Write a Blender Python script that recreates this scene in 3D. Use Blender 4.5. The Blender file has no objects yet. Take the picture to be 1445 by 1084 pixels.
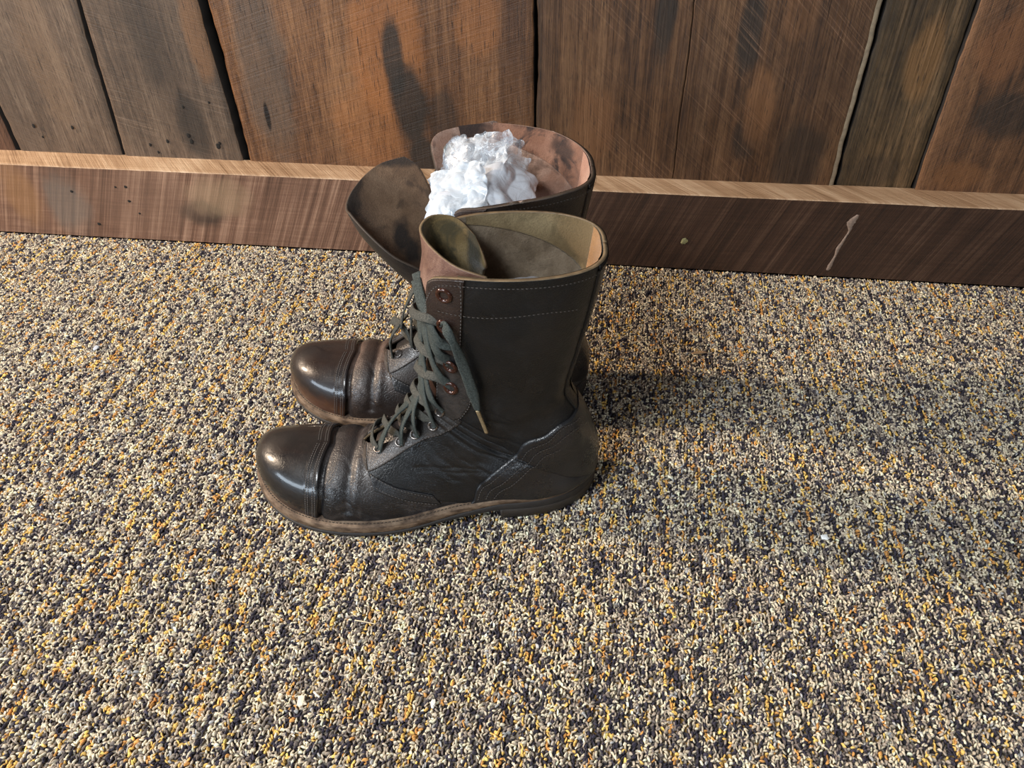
import bpy, bmesh, math, random
import numpy as np
from mathutils import Matrix, Vector, noise as mnoise

# ------------------------------------------------------------------ camera, light, exposure
scene = bpy.context.scene
COL = scene.collection
CAM_H = .53
pitch, roll, yaw = 6.91245272e-01, -1.31964979e-02, -1.31214128e-01
def cam_axes():
    f = np.array([math.sin(yaw)*math.cos(pitch), math.cos(yaw)*math.cos(pitch), -math.sin(pitch)])
    r = np.array([math.cos(yaw), -math.sin(yaw), 0]); u = np.cross(r, f)
    c, s = math.cos(roll), math.sin(roll)
    return c*r+s*u, -s*r+c*u, f
cr, cu, cf = cam_axes()
cam_data = bpy.data.cameras.new('camera'); cam = bpy.data.objects.new('camera', cam_data); COL.objects.link(cam)
cam.matrix_world = Matrix(((cr[0], cu[0], -cf[0], 0), (cr[1], cu[1], -cf[1], 0), (cr[2], cu[2], -cf[2], CAM_H), (0, 0, 0, 1)))
cam_data.sensor_width = 36; cam_data.lens = 1086/1445*36; cam_data.clip_start = .01
scene.camera = cam
world = bpy.data.worlds.new('world'); scene.world = world; world.use_nodes = True
world.node_tree.nodes['Background'].inputs[0].default_value = (.92, .93, 1.0, 1)
world.node_tree.nodes['Background'].inputs[1].default_value = .11
def area(name, loc, target, size, size_y, power, colour):
    d = bpy.data.lights.new(name, 'AREA'); d.shape = 'RECTANGLE'; d.size = size; d.size_y = size_y; d.energy = power; d.color = colour
    o = bpy.data.objects.new(name, d); COL.objects.link(o); o.location = loc
    o.rotation_euler = (Vector(target)-Vector(loc)).to_track_quat('-Z', 'Y').to_euler()
    return o
area('warm_lamp', (-2.2, .60, 1.02), (-.1, .6, .05),   .12, .12, 60, (1.0, .78, .58))
area('ceiling_panel', (-.60, -.20, 1.12), (-.15, .55, 0), .50, .26, 16.5, (.93, .97, 1.0))
area('window_left', (-1.9, -1.3, .72), (-.1, .5, .08), 2.2, .42, 42, (.74, .87, 1.0))
area('window_front', (1.1, -2.1, .80), (0, .5, .08), 1.4, .45, 14, (.80, .90, 1.0))
scene.view_settings.view_transform = 'Standard'; scene.view_settings.look = 'None'
scene.view_settings.exposure = 0.0; scene.view_settings.gamma = 1.0; scene.view_settings.use_curve_mapping = False
# ---------- boot surface: s runs from the toe tip to the shaft rim, phi from the sole/back line (0) to the ridge (90) ----------
NEAR_OUT = np.array([(.317,-.008),(.3168,.0022),(.3120,.0185),(.2995,.0375),(.2815,.0538),(.2585,.0660),(.2329,.0728),(.2077,.0745),(.1832,.0727),(.1592,.067),(.13,.0595),(.105,.0545),(.0875,.0515),(.0691,.0500),(.0469,.0462),(.0243,.0365),(.0087,.0209),(.0019,.0068),(.0,-.001)])
FAR_OUT = np.array([(.317,-.008),(.3155,-.018),(.307,-.030),(.293,-.0375),(.275,-.040),(.25,-.0415),(.22,-.0410),(.19,-.0385),(.16,-.036),(.13,-.034),(.1,-.032),(.07,-.032),(.045,-.030),(.022,-.024),(.008,-.012),(0,-.001)])
def resample(P, n):
    P = np.asarray(P, float)
    for _ in range(2):                       # corner-rounding (Chaikin), ends kept
        Q = [P[0]]
        for a, b in zip(P[:-1], P[1:]): Q += [a*.75+b*.25, a*.25+b*.75]
        P = np.array(Q+[P[-1]])
    d = np.r_[0, np.cumsum(np.linalg.norm(np.diff(P, axis=0), axis=1))]; d /= d[-1]
    t = np.linspace(0, 1, n)
    return np.stack([np.interp(t, d, P[:, k]) for k in range(P.shape[1])], 1)
OUT_N = resample(NEAR_OUT, 161); OUT_F = resample(FAR_OUT, 161)
def inset(o, side, d):
    t = np.gradient(o, axis=0); t /= np.linalg.norm(t, axis=1)[:, None]
    n = np.stack([-t[:, 1], t[:, 0]], 1)*side          # towards the inside
    n[0] = (-1, 0); n[-1] = (1, 0)
    dd = np.interp(np.linspace(0, 1, len(o)), [0, .6, .8, 1], [d, d, d*.45, d*.35])[:, None]
    return o + n*dd
def sole_bottom(u):
    return np.interp(u, [0, .055, .088, .12, .165, .27, .33], [.011, .011, .011, .0078, .0015, 0, .003])
def sole_top(u): return sole_bottom(u) + .0125
INS_N = inset(OUT_N, 1, .0075); INS_F = inset(OUT_F, -1, .0075)
#  ridge u, ridge z, outline fraction, back u, back z, weight back, W near, W far, exponent e, power p, ridge v
KEYS = np.array([
 [.3125,.0150, 0.00, 0,0,0, .000,.000, 1.0,.90,-.008],
 [.3115,.0340, 0.07, 0,0,0, .001,.001, 1.0,.90,-.006],
 [.3020,.0465, 0.14, 0,0,0, .002,.002, 1.0,.92, .002],
 [.2820,.0535, 0.215,0,0,0, .003,.002, 1.0,.94, .010],
 [.2540,.0572, 0.29, 0,0,0, .003,.002, 1.0,.94, .015],
 [.2270,.0605, 0.37, 0,0,0, .003,.001, 1.0,.94, .017],
 [.2030,.0650, 0.45, 0,0,0, .002,.001, 1.0,.94, .017],
 [.1850,.0750, 0.53, 0,0,0, .000,.001, 1.0,.92, .015],
 [.1710,.0880, 0.63, 0,0,0, .000,.002, 1.05,.95, .012],
 [.1610,.1020, 0.75, 0,0,0, .003,.006, 1.15,1.0, .010],
 [.1550,.1160, 0.87, 0,0,0, .012,.013, 1.4,1.0, .008],
 [.1515,.1280, 0.95, .0010,-.006,0, .025,.025, 1.7,1.0, .007],
 [.1495,.1390, 1.00, .0025,.0225,1, .038,.034, 1.95,1.0, .006],
 [.1480,.1520, 1.00, .0035,.052,1, .040,.036, 2.0,1.0, .006],
 [.1470,.1690, 1.00, .0145,.085,1, .038,.034, 2.0,1.0, .005],
 [.1475,.1890, 1.00, .0300,.122,1, .040,.036, 2.0,1.0, .005],
 [.1490,.2150, 1.00, .0230,.168,1, .046,.044, 2.0,1.0, .005],
 [.1510,.2360, 1.00, .0140,.212,1, .050,.049, 2.0,1.0, .005],
 [.1530,.2520, 1.00, .0075,.252,1, .053,.052, 2.0,1.0, .004]])
SMAX = len(KEYS)-1.0
def keyval(keys, s):
    n = len(keys); s = np.clip(s, 0, n-1); i = np.minimum(s.astype(int), n-2); f = (s-i)[..., None]
    P = lambda k: keys[np.clip(k, 0, n-1)]
    p0, p1, p2, p3 = P(i-1), P(i), P(i+1), P(i+2)
    m1 = (p2-p0)/2; m2 = (p3-p1)/2
    f2, f3 = f*f, f*f*f
    return (2*f3-3*f2+1)*p1+(f3-2*f2+f)*m1+(-2*f3+3*f2)*p2+(f3-f2)*m2
class Surf:
    def __init__(self, keys, rim=None, bumps=None): self.keys = keys; self.rim = rim; self.bumps = bumps
    def raw(self, s, phi, side):
        s, phi = np.broadcast_arrays(np.asarray(s, float), np.asarray(phi, float))
        d = 1.5*np.exp(-((s-12.2)/1.7)**2)*np.clip(phi/14, 0, 1)*np.clip((SMAX-s)/2, 0, 1)
        if np.max(d) < .01: return self.raw0(s, phi, side)
        return sum(w*self.raw0(np.clip(s+d*t, 0, SMAX), phi, side) for t, w in ((-1.2, .1), (-.8, .15), (-.4, .15), (0, .2), (.4, .15), (.8, .15), (1.2, .1)))
    def raw0(self, s, phi, side):
        s = np.asarray(s, float); phi = np.radians(np.asarray(phi, float)); s, phi = np.broadcast_arrays(s, phi)
        K = keyval(self.keys, s)
        Fu, Fz, A, Bu, Bz, wb, Wn, Wf, e, p, rv = [K[..., k] for k in range(11)]
        A = np.clip(A, 0, 1); wb = np.clip(wb, 0, 1)
        O = INS_N if side > 0 else INS_F
        t = np.linspace(0, 1, len(O))
        eu, evv = np.interp(A, t, O[:, 0]), np.interp(A, t, O[:, 1])
        back = s >= 12
        ez = np.where(back, Bz, sole_top(eu) - .001); eu = np.where(back, Bu, eu)
        evv = np.where(back, -.001+.006*np.clip((s-12)/3, 0, 1), evv)
        W = Wn if side > 0 else Wf
        sn = np.sin(phi); cs = np.cos(phi)
        m = np.maximum(sn, 1e-9)**(e*p); c = np.maximum(cs, 0)**p
        u = eu + (Fu-eu)*m; z = ez + (Fz-ez)*m
        v = evv*c + rv*(1-c) + side*W*np.maximum(np.sin(2*phi), 0)**(.85-.2*np.clip((s-14)/4, 0, 1))
        P = np.stack([u, v, z], -1)
        if self.rim is not None:
            w = np.clip((s-13.0)/(SMAX-13.0), 0, 1)**2.0
            for k in range(3):
                tab = self.rim[side][k]
                P[..., k] += w*np.interp(np.degrees(phi), tab[0], tab[1])
        return P
    def normal(self, s, phi, side):
        h = .04; g = 1.0
        s = np.asarray(s, float); phi = np.asarray(phi, float); s, phi = np.broadcast_arrays(s, phi)
        s0, s1 = np.clip(s-h, .05, SMAX), np.clip(s+h, .15, SMAX)
        p0, p1 = np.clip(phi-g, 0, 88), np.clip(phi+g, 2, 90)
        a = self.raw(s1, phi, side)-self.raw(s0, phi, side)
        b = self.raw(s, p1, side)-self.raw(s, p0, side)
        n = np.cross(a, b)*side
        n /= np.linalg.norm(n, axis=-1)[..., None]+1e-12
        return n*self.sgn(side)
    def sgn(self, side): return 1
    def at(self, s, phi, side, off=0.0):
        P = self.raw(s, phi, side); n = self.normal(s, phi, side)
        d = np.asarray(off, float)
        if self.bumps is not None: d = d + self.bumps(np.asarray(s, float)+0*np.asarray(phi, float), np.asarray(phi, float)+0*np.asarray(s, float), side, P)
        return P + n*d[..., None] if np.ndim(d) else P + n*d
# ------------------------------------------------------------------ node helpers
class NT:
    def __init__(self, name):
        self.m = bpy.data.materials.new(name); self.m.use_nodes = True
        self.t = self.m.node_tree; self.b = self.t.nodes['Principled BSDF']
    def n(self, typ, ins=None, **kw):
        nd = self.t.nodes.new(typ)
        for k, v in kw.items(): setattr(nd, k, v)
        for k, v in (ins or {}).items(): self.set(nd.inputs[k], v)
        return nd
    def set(self, sock, v):
        if isinstance(v, bpy.types.NodeSocket): self.t.links.new(v, sock)
        elif isinstance(v, (tuple, list)) and len(v) == 3 and sock.type == 'RGBA': sock.default_value = (*v, 1)
        else: sock.default_value = v
    def co(self, scale=(1, 1, 1), rot=(0, 0, 0), loc=(0, 0, 0), src='Object'):
        c = self.n('ShaderNodeTexCoord').outputs[src]
        if any(rot): c = self.n('ShaderNodeMapping', {'Vector': c, 'Rotation': rot}).outputs[0]
        return self.n('ShaderNodeMapping', {'Vector': c, 'Location': loc, 'Scale': scale}).outputs[0]
    def noise(self, scale, vec, detail=4, rough=.55, dist=0):
        return self.n('ShaderNodeTexNoise', {'Vector': vec, 'Scale': scale, 'Detail': detail, 'Roughness': rough, 'Distortion': dist}).outputs['Fac']
    def vor(self, scale, vec, feature='F1'):
        return self.n('ShaderNodeTexVoronoi', {'Vector': vec, 'Scale': scale}, feature=feature)
    def ramp(self, fac, stops, interp='LINEAR'):
        r = self.n('ShaderNodeValToRGB', {'Fac': fac}); cr_ = r.color_ramp; cr_.interpolation = interp
        while len(cr_.elements) < len(stops): cr_.elements.new(.5)
        for e, (p, c) in zip(cr_.elements, stops):
            e.position = p; e.color = (*c, 1) if isinstance(c, tuple) else (c, c, c, 1)
        return r.outputs[0]
    def mr(self, v, a, b, c=0., d=1., smooth=False):
        return self.n('ShaderNodeMapRange', {'Value': v, 'From Min': a, 'From Max': b, 'To Min': c, 'To Max': d}, interpolation_type='SMOOTHSTEP' if smooth else 'LINEAR').outputs[0]
    def mix(self, f, a, b, blend='MIX'):
        nd = self.n('ShaderNodeMix', data_type='RGBA', blend_type=blend)
        self.set(nd.inputs[0], f); self.set(nd.inputs[6], a); self.set(nd.inputs[7], b)
        return nd.outputs[2]
    def math(self, op, a, b=0., c=0.):
        nd = self.n('ShaderNodeMath', operation=op, use_clamp=False)
        self.set(nd.inputs[0], a); self.set(nd.inputs[1], b)
        if op in ('MULTIPLY_ADD',): self.set(nd.inputs[2], c)
        return nd.outputs[0]
    def blob(self, centre, rad, soft=.5, wob=.4, wscale=20, power=1.0):
        """1 inside a wobbly ellipse around centre (object space), 0 outside"""
        c = self.n('ShaderNodeTexCoord').outputs['Object']
        d = self.n('ShaderNodeVectorMath', {0: c, 1: tuple(-x for x in centre)}, operation='ADD').outputs[0]
        d = self.n('ShaderNodeVectorMath', {0: d, 1: tuple(1/x for x in rad)}, operation='MULTIPLY').outputs[0]
        l = self.n('ShaderNodeVectorMath', {0: d}, operation='LENGTH').outputs['Value']
        nz = self.noise(wscale, c, 4)
        l = self.math('MULTIPLY_ADD', self.math('SUBTRACT', nz, .5), wob*2, l)
        return self.mr(l, 1-soft, 1+soft*.4, power, 0, True)
    def bump(self, h, dist, strength=1., nrm=None):
        ins = {'Height': h, 'Distance': dist, 'Strength': strength}
        if nrm is not None: ins['Normal'] = nrm
        return self.n('ShaderNodeBump', ins).outputs[0]
    def out(self, **kw):
        names = {'col': 'Base Color', 'rough': 'Roughness', 'nrm': 'Normal', 'spec': 'Specular IOR Level', 'metal': 'Metallic', 'coat': 'Coat Weight', 'coatr': 'Coat Roughness', 'sheen': 'Sheen Weight', 'trans': 'Transmission Weight', 'alpha': 'Alpha', 'ior': 'IOR', 'sss': 'Subsurface Weight'}
        for k, v in kw.items(): self.set(self.b.inputs[names[k]], v)
        return self.m

def wood(name, dark, mid, light, stains=(), seed=0., scratch=math.radians(62), scr_amt=.5, grain=1., rib=.0, horizontal=False, gloss=.42, blot=.6):
    t = NT(name); off = (seed*3.1, seed*1.7, seed*2.3)
    def gs(a, b): return (b, a, a) if horizontal else (a, a, b)
    fine = t.noise(1, t.co(gs(520, 22), loc=off), 6, .72, .4)
    mot = t.noise(70, t.co(loc=off), 5, .7, .3)
    med = t.noise(1, t.co(gs(75, 3.2), loc=off), 6, .66, .9)
    big = t.noise(1, t.co(gs(11, 2.2), loc=off), 4, .6, .8)
    g = t.math('ADD', t.math('ADD', t.math('MULTIPLY', fine, .34), t.math('MULTIPLY', mot, .12)), t.math('ADD', t.math('MULTIPLY', med, .27), t.math('MULTIPLY', big, .27)))
    col = t.ramp(g, [(.40, dark), (.495, mid), (.60, light)])
    col = t.mix(t.mr(t.noise(1, t.co(gs(7, 2.5), loc=(5+seed, 2, 1)), 3, .5, .5), .46, .64, 0, blot), col, dark)
    for (x, z, rx, rz, c, amt) in stains:
        col = t.mix(t.blob((x, .94 if not horizontal else .9, z), (rx, .5, rz), .35, .45, 28, amt), col, c)
    # saw kerf lines: fine slanting scratches, in groups
    rot = (0, scratch, 0)
    sc = t.noise(1, t.co((7, 7, 620), rot, off), 3, .7)
    grp = t.noise(1, t.co((9, 9, 22), rot, (3+seed, 1, 2)), 3, .6)
    m = t.math('MULTIPLY', t.mr(sc, .54, .70), t.mr(grp, .46, .66))
    col = t.mix(t.math('MULTIPLY', m, scr_amt), col, tuple(min(1, c*2.6+.05) for c in mid))
    sd = t.math('MULTIPLY', t.mr(sc, .46, .30), t.mr(grp, .40, .60))
    col = t.mix(t.math('MULTIPLY', sd, scr_amt*.6), col, tuple(c*.35 for c in dark))
    pore = t.noise(1, t.co(gs(900, 60), loc=off), 2, .5)
    col = t.mix(t.mr(pore, .60, .70, 0, .8), col, tuple(c*.4 for c in dark))
    h = t.math('ADD', t.math('MULTIPLY', fine, .6*grain), t.math('MULTIPLY', sc, .5))
    if rib:
        h = t.math('ADD', h, t.math('MULTIPLY', t.noise(1, t.co(gs(330, 3), loc=off), 2, .4, .2), rib))
    nrm = t.bump(h, .0011, .9)
    return t.out(col=col, rough=t.mr(med, .3, .7, gloss, gloss+.22), nrm=nrm, spec=.4)

def leather(name, base, wear, amt=.35, rough=.36, wscale=14, grey=None, pits=1., spec=.5, extra=(), coat=0.):
    t = NT(name); c0 = t.co()
    n1 = t.noise(wscale, c0, 6, .62, .4); n2 = t.noise(230, c0, 4, .6)
    col = t.mix(t.mr(n1, .44, .70, 0, amt), base, wear)
    if grey: col = t.mix(t.mr(t.noise(wscale*2.3, t.co(loc=(4, 2, 7)), 6, .7, .6), .52, .72, 0, .55), col, grey)
    # fine pale scratches
    scr = t.noise(1, t.co((40, 900, 700), (.4, .9, .5)), 2, .5); gr = t.noise(45, c0, 3, .6)
    col = t.mix(t.math('MULTIPLY', t.mr(scr, .66, .74), t.mr(gr, .55, .65, 0, .35)), col, tuple(min(1, x*2.0+.06) for x in wear))
    for (c, r, colr, a) in extra: col = t.mix(t.blob(c, r, .6, .35, 60, a), col, colr)
    cr1 = t.vor(420, c0, 'DISTANCE_TO_EDGE').outputs['Distance']
    wr = t.noise(1, t.co((150, 150, 420), (.3, .5, 0)), 4, .6, .5)
    h = t.math('ADD', t.math('MULTIPLY', t.mr(cr1, 0, .12), .25*pits), t.math('ADD', t.math('MULTIPLY', n2, .35*pits), t.math('MULTIPLY', wr, .35)))
    return t.out(col=col, rough=t.mr(t.noise(30, c0, 5, .7), .3, .7, rough-.10, rough+.20), nrm=t.bump(h, .0006, .7), spec=spec, coat=coat, coatr=.12)

def suede(name, base, stain, pale, amt=.5, seed=0., thr=.54, extra=()):
    t = NT(name); c0 = t.co(loc=(seed, seed*2, seed))
    n1 = t.noise(26, c0, 5, .6, .5); n2 = t.noise(700, c0, 3, .7); n3 = t.noise(60, c0, 5, .65)
    col = t.mix(t.mr(n1, .42, .62), base, pale)
    col = t.mix(t.mr(t.noise(33, t.co(loc=(seed+3, 1, 2)), 4, .6, .7), thr, thr+.09, 0, amt), col, stain)
    for (c, r, colr, a) in extra: col = t.mix(t.blob(c, r, .5, .6, 70, a), col, colr)
    col = t.mix(t.mr(n2, .35, .75, 0, .45), col, tuple(c*.5 for c in base))
    h = t.math('ADD', n2, t.math('MULTIPLY', n3, 1.5))
    return t.out(col=col, rough=.9, nrm=t.bump(h, .0009, .8), spec=.15, sheen=.15)

def plain(name, col, rough=.5, metal=0., spec=.5, var=.0, vscale=60, bump=0.):
    t = NT(name)
    c = col
    if var: c = t.mix(t.mr(t.noise(vscale, t.co(), 4, .6), .35, .65, 0, var), col, tuple(x*.35 for x in col))
    kw = dict(col=c, rough=rough, metal=metal, spec=spec)
    if bump: kw['nrm'] = t.bump(t.noise(500, t.co(), 3, .6), .0005, bump)
    return t.out(**kw)

# ------------------------------------------------------------------ object helpers
def link(name, me, mats, parent=None, smooth=True):
    o = bpy.data.objects.new(name, me); COL.objects.link(o)
    for m in (mats if isinstance(mats, (list, tuple)) else [mats]): me.materials.append(m)
    if smooth: me.polygons.foreach_set('use_smooth', [True]*len(me.polygons))
    if parent is not None: o.parent = parent
    return o
def mesh_of(name, V, F, mi=None):
    me = bpy.data.meshes.new(name); me.from_pydata([tuple(map(float, v)) for v in V], [], F)
    if mi is not None: me.polygons.foreach_set('material_index', mi)
    me.update(); return me
def weld(me, d=1e-5):
    bm = bmesh.new(); bm.from_mesh(me); bmesh.ops.remove_doubles(bm, verts=bm.verts, dist=d)
    bmesh.ops.dissolve_degenerate(bm, edges=bm.edges, dist=1e-6); bm.to_mesh(me); bm.free(); me.update()
def thing(name, label, cat, loc=(0, 0, 0), rz=0, group=None):
    o = bpy.data.objects.new(name, None); COL.objects.link(o); o.location = loc; o.rotation_euler = (0, 0, rz)
    o.empty_display_size = .02; o['label'] = label; o['category'] = cat
    if group: o['group'] = group
    return o
def tag(o, label, cat, group=None):
    o['label'] = label; o['category'] = cat
    if group: o['group'] = group
    return o
def grid_faces(n, m, flip=False, base=0):
    F = []
    for i in range(n-1):
        for j in range(m-1):
            a = base+i*m+j
            f = (a, a+m, a+m+1, a+1)
            F.append(f[::-1] if flip else f)
    return F

# ------------------------------------------------------------------ materials of the setting
GREY = dict(dark=(.045, .030, .020), mid=(.112, .071, .044), light=(.21, .145, .095))
BRN = dict(dark=(.040, .017, .008), mid=(.125, .055, .022), light=(.25, .118, .048))
DRK = dict(dark=(.026, .012, .006), mid=(.088, .041, .017), light=(.18, .094, .042))
BLACKISH = (.020, .015, .011); ORANGE = (.30, .11, .030); GREYB = (.10, .075, .055)
# ------------------------------------------------------------------ the setting
def structure(o): o['kind'] = 'structure'; return o
YB = .8969; YP = .9392
def box_mesh(name, x0, x1, y0, y1, z0, z1, b=.001):
    bm = bmesh.new(); r = bmesh.ops.create_cube(bm, size=1)
    for v in bm.verts: v.co = Vector(((x0+x1)/2+v.co.x*(x1-x0), (y0+y1)/2+v.co.y*(y1-y0), (z0+z1)/2+v.co.z*(z1-z0)))
    if b: bmesh.ops.bevel(bm, geom=bm.edges[:], offset=b, segments=2, affect='EDGES')
    me = bpy.data.meshes.new(name); bm.to_mesh(me); bm.free(); return me
wall = structure(link('wall_back', box_mesh('wall_back', -1.8, 1.6, YP+.028, YP+.05, 0, 1.3, 0), plain('dark_backing', (.012, .009, .007), .9)))
_t = NT('carpet_backing'); _v = _t.vor(330, _t.co())
floor_mat = _t.out(col=_t.ramp(_t.n('ShaderNodeSeparateColor', {0: _v.outputs['Color']}).outputs[0], [(0, (.04, .037, .045)), (.3, (.12, .10, .09)), (.5, (.30, .26, .21)), (.75, (.46, .40, .31)), (.9, (.50, .30, .08))], 'CONSTANT'), rough=.9, nrm=_t.bump(_v.outputs['Distance'], .002, .8))
floor = structure(link('floor', box_mesh('floor', -1.8, 1.6, -1.2, YP+.03, -.03, -.0042, 0), floor_mat))

gap_shade = plain('shaded_board_side', (.012, .008, .006), .9)  # near-black board sides: the shade of the gaps painted into the colour
def plank(x0, x1, x0t, x1t, mat, seed, proud=0., edge_w=.0012, z1=1.25, crack=None, edge_mat=None):
    """a rough-sawn board with wavering edges; x0..x1 at the baseboard, x0t..x1t at z=.31"""
    rnd = random.Random(seed); nz = 230; nx = 26
    zs = np.concatenate([np.linspace(.0, .42, 170), np.linspace(.43, z1, nz-170)]); V = []; F = []
    us = np.concatenate([[0, .0, .006, .015], np.linspace(.03, .97, nx-8), [.985, .994, 1, 1]])
    if crack:
        ci = [crack[0]-.006, crack[0]-.0015, crack[0], crack[0]+.0015, crack[0]+.006]
        us = np.array(sorted(list(us)+ci))
    m = len(us)
    for z in zs:
        t = (z-.107)/(.31-.107)
        wl = .0016*mnoise.noise((seed, z*14, 0))+.0011*mnoise.noise((seed, z*60, 5))
        wr = .0016*mnoise.noise((seed+9, z*14, 0))+.0011*mnoise.noise((seed+9, z*60, 5))
        a = x0+(x0t-x0)*t+wl; b = x1+(x1t-x1)*t+wr
        for k, u in enumerate(us):
            x = a+(b-a)*u; w = b-a
            y = YP-proud + .0010*mnoise.noise((x*6+seed, z*3, 0)) + .0003*mnoise.noise((x*120, z*6, seed))
            de = min(u, 1-u)*w
            if k in (0, m-1): y = YP+.024
            elif de < .004: y += (.004-de)*(.35)
            if crack:
                dc = abs(u-crack[0])*w + .0006
                zz = np.clip((crack[2]-z)/.02, 0, 1)*np.clip((z-crack[1])/.02, 0, 1)
                x += .0012*mnoise.noise((seed, z*35, 3))*(1 if dc < .003 else 0)
                if abs(u-crack[0]) < 1e-6: y += .009*zz
            V.append((x, y, z))
    F = grid_faces(len(zs), m)
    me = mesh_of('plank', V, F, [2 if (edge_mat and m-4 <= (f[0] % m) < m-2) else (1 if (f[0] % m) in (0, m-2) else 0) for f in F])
    return link('plank', me, [mat, gap_shade]+([edge_mat] if edge_mat else []), wall)
W1 = wood('red_brown_board', BRN['dark'], (.12, .055, .028), (.2, .10, .055), seed=1)
W2 = wood('weathered_grey_board', **GREY, seed=2, scratch=math.radians(-24), scr_amt=.35, blot=.35, stains=[(-.72, .22, .03, .09, (.15, .09, .05), .5)])
W3 = wood('weathered_dark_grey_board', **GREY, seed=3.3, scratch=math.radians(-15), scr_amt=.35, blot=.45,
          stains=[(-.545, .150, .022, .05, BLACKISH, .75), (-.575, .29, .022, .10, BLACKISH, .45), (-.505, .27, .018, .07, (.16, .075, .03), .7)])
W4 = wood('orange_brown_board', **BRN, seed=4.7, scratch=math.radians(18), scr_amt=.14, blot=.30, gloss=.34,
          stains=[(-.43, .24, .035, .14, GREYB, .55), (-.27, .26, .05, .12, ORANGE, .55), (-.30, .16, .05, .06, ORANGE, .35), (-.262, .245, .014, .055, BLACKISH, .93), (-.248, .185, .026, .055, BLACKISH, .93), (-.235, .120, .020, .035, BLACKISH, .88), (-.205, .165, .022, .040, BLACKISH, .6),
                  (-.118, .22, .022, .11, (.05, .022, .01), .6), (-.16, .29, .03, .05, ORANGE, .35), (-.437, .165, .0035, .020, (.006, .004, .003), 1)])
W5 = wood('dark_brown_board', **DRK, seed=6.1, scratch=math.radians(-42), scr_amt=.65, rib=.8, blot=.5,
          stains=[(.055, .30, .012, .06, BLACKISH, .8), (.150, .285, .016, .05, BLACKISH, .85), (.165, .16, .018, .03, BLACKISH, .6), (.235, .14, .035, .05, BLACKISH, .6), (-.02, .17, .03, .05, (.15, .065, .025), .5), (.175, .20, .02, .05, (.2, .09, .035), .5), (.2, .3, .02, .03, (.2, .09, .035), .3)])
W6 = wood('olive_brown_board', (.020, .013, .007), (.075, .045, .02), (.19, .11, .05), seed=7.9, scratch=math.radians(-45), scr_amt=.15, rib=1.2, blot=.6,
          stains=[(.345, .25, .020, .05, (.2, .10, .035), .6), (.33, .125, .03, .02, BLACKISH, .4)])
W7 = wood('rust_brown_board', (.035, .018, .010), (.11, .05, .022), (.22, .105, .045), seed=9.2, scratch=math.radians(38), scr_amt=.35, blot=.5,
          stains=[(.45, .20, .04, .03, BLACKISH, .7), (.42, .27, .03, .04, (.2, .08, .03), .5), (.425, .125, .03, .02, (.2, .085, .03), .5)])
lit_edge = plain('lit_board_edge', (.33, .25, .16), .8, var=.5, vscale=150, bump=.6)  # light caught by the board's right edge, painted as a pale bevel
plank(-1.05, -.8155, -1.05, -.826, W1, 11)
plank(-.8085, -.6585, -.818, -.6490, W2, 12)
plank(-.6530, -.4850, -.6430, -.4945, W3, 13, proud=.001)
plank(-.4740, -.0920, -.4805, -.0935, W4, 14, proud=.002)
plank(-.0880, .2830, -.0890, .2830, W5, 15, proud=.0, crack=(.4680, .09, .36), edge_mat=lit_edge)
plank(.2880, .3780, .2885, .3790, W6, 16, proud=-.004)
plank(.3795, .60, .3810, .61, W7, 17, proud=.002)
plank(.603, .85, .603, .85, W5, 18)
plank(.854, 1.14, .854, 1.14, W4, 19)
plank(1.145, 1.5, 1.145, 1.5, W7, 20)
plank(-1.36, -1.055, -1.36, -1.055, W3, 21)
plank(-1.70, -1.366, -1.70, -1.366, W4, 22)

# baseboard: one rough board laid on edge, slanting saw marks on its face and top
bb_stains = [(-.54, .045, .035, .022, BLACKISH, .75), (-.515, .07, .05, .03, (.28, .19, .11), .5), (-.735, .05, .035, .05, (.13, .11, .09), .6), (-.80, .06, .03, .05, (.26, .13, .05), .5), (-.62, .06, .10, .05, (.17, .10, .065), .3)]
def base_wood(name, dark, mid, light, ang, top=False):
    t = NT(name)
    big = t.noise(1, t.co((5, 5, 9)), 4, .6, .6); f = t.noise(1, t.co((14, 300, 300)), 4, .6, .2)
    rot = (0, ang, 0) if not top else (0, 0, ang)
    sc = t.noise(1, t.co((650, 6, 6) if not top else (480, 10, 10), rot), 4, .75)
    sc2 = t.noise(1, t.co((150, 3, 3) if not top else (90, 5, 5), rot, (3, 3, 3)), 3, .6)
    g = t.math('ADD', t.math('MULTIPLY', sc, .30), t.math('ADD', t.math('MULTIPLY', sc2, .35), t.math('ADD', t.math('MULTIPLY', big, .22), t.math('MULTIPLY', f, .13))))
    col = t.ramp(g, [(.38, dark), (.50, mid), (.62, light)])
    if not top:
        for (x, z, rx, rz, c, amt) in bb_stains: col = t.mix(t.blob((x, .9, z), (rx, .5, rz), .5, .45, 30, amt), col, c)
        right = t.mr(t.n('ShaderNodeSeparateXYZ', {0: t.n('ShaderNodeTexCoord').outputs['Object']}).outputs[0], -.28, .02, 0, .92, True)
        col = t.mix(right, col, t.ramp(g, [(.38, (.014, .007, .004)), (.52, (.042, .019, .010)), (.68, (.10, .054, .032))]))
    return t.out(col=col, rough=.62, spec=.3, nrm=t.bump(t.math('ADD', sc, t.math('MULTIPLY', sc2, .6)), .0010, .8))
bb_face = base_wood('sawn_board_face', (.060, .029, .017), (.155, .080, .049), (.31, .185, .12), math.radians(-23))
bb_top = base_wood('fresh_sawn_edge', (.22, .125, .065), (.42, .27, .16), (.62, .45, .30), math.radians(-40), True)
V = []; xs = np.linspace(-1.8, 1.6, 501)
prof = [(YP+.004, 0), (YB, 0), (YB, .0008), (YB, .03), (YB, .06), (YB, .09), (YB, .1030), (YB+.0006, .1043), (YB+.0035, .1047), (YB+.02, .1047), (YP+.002, .1046), (YP+.004, .10)]
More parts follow.
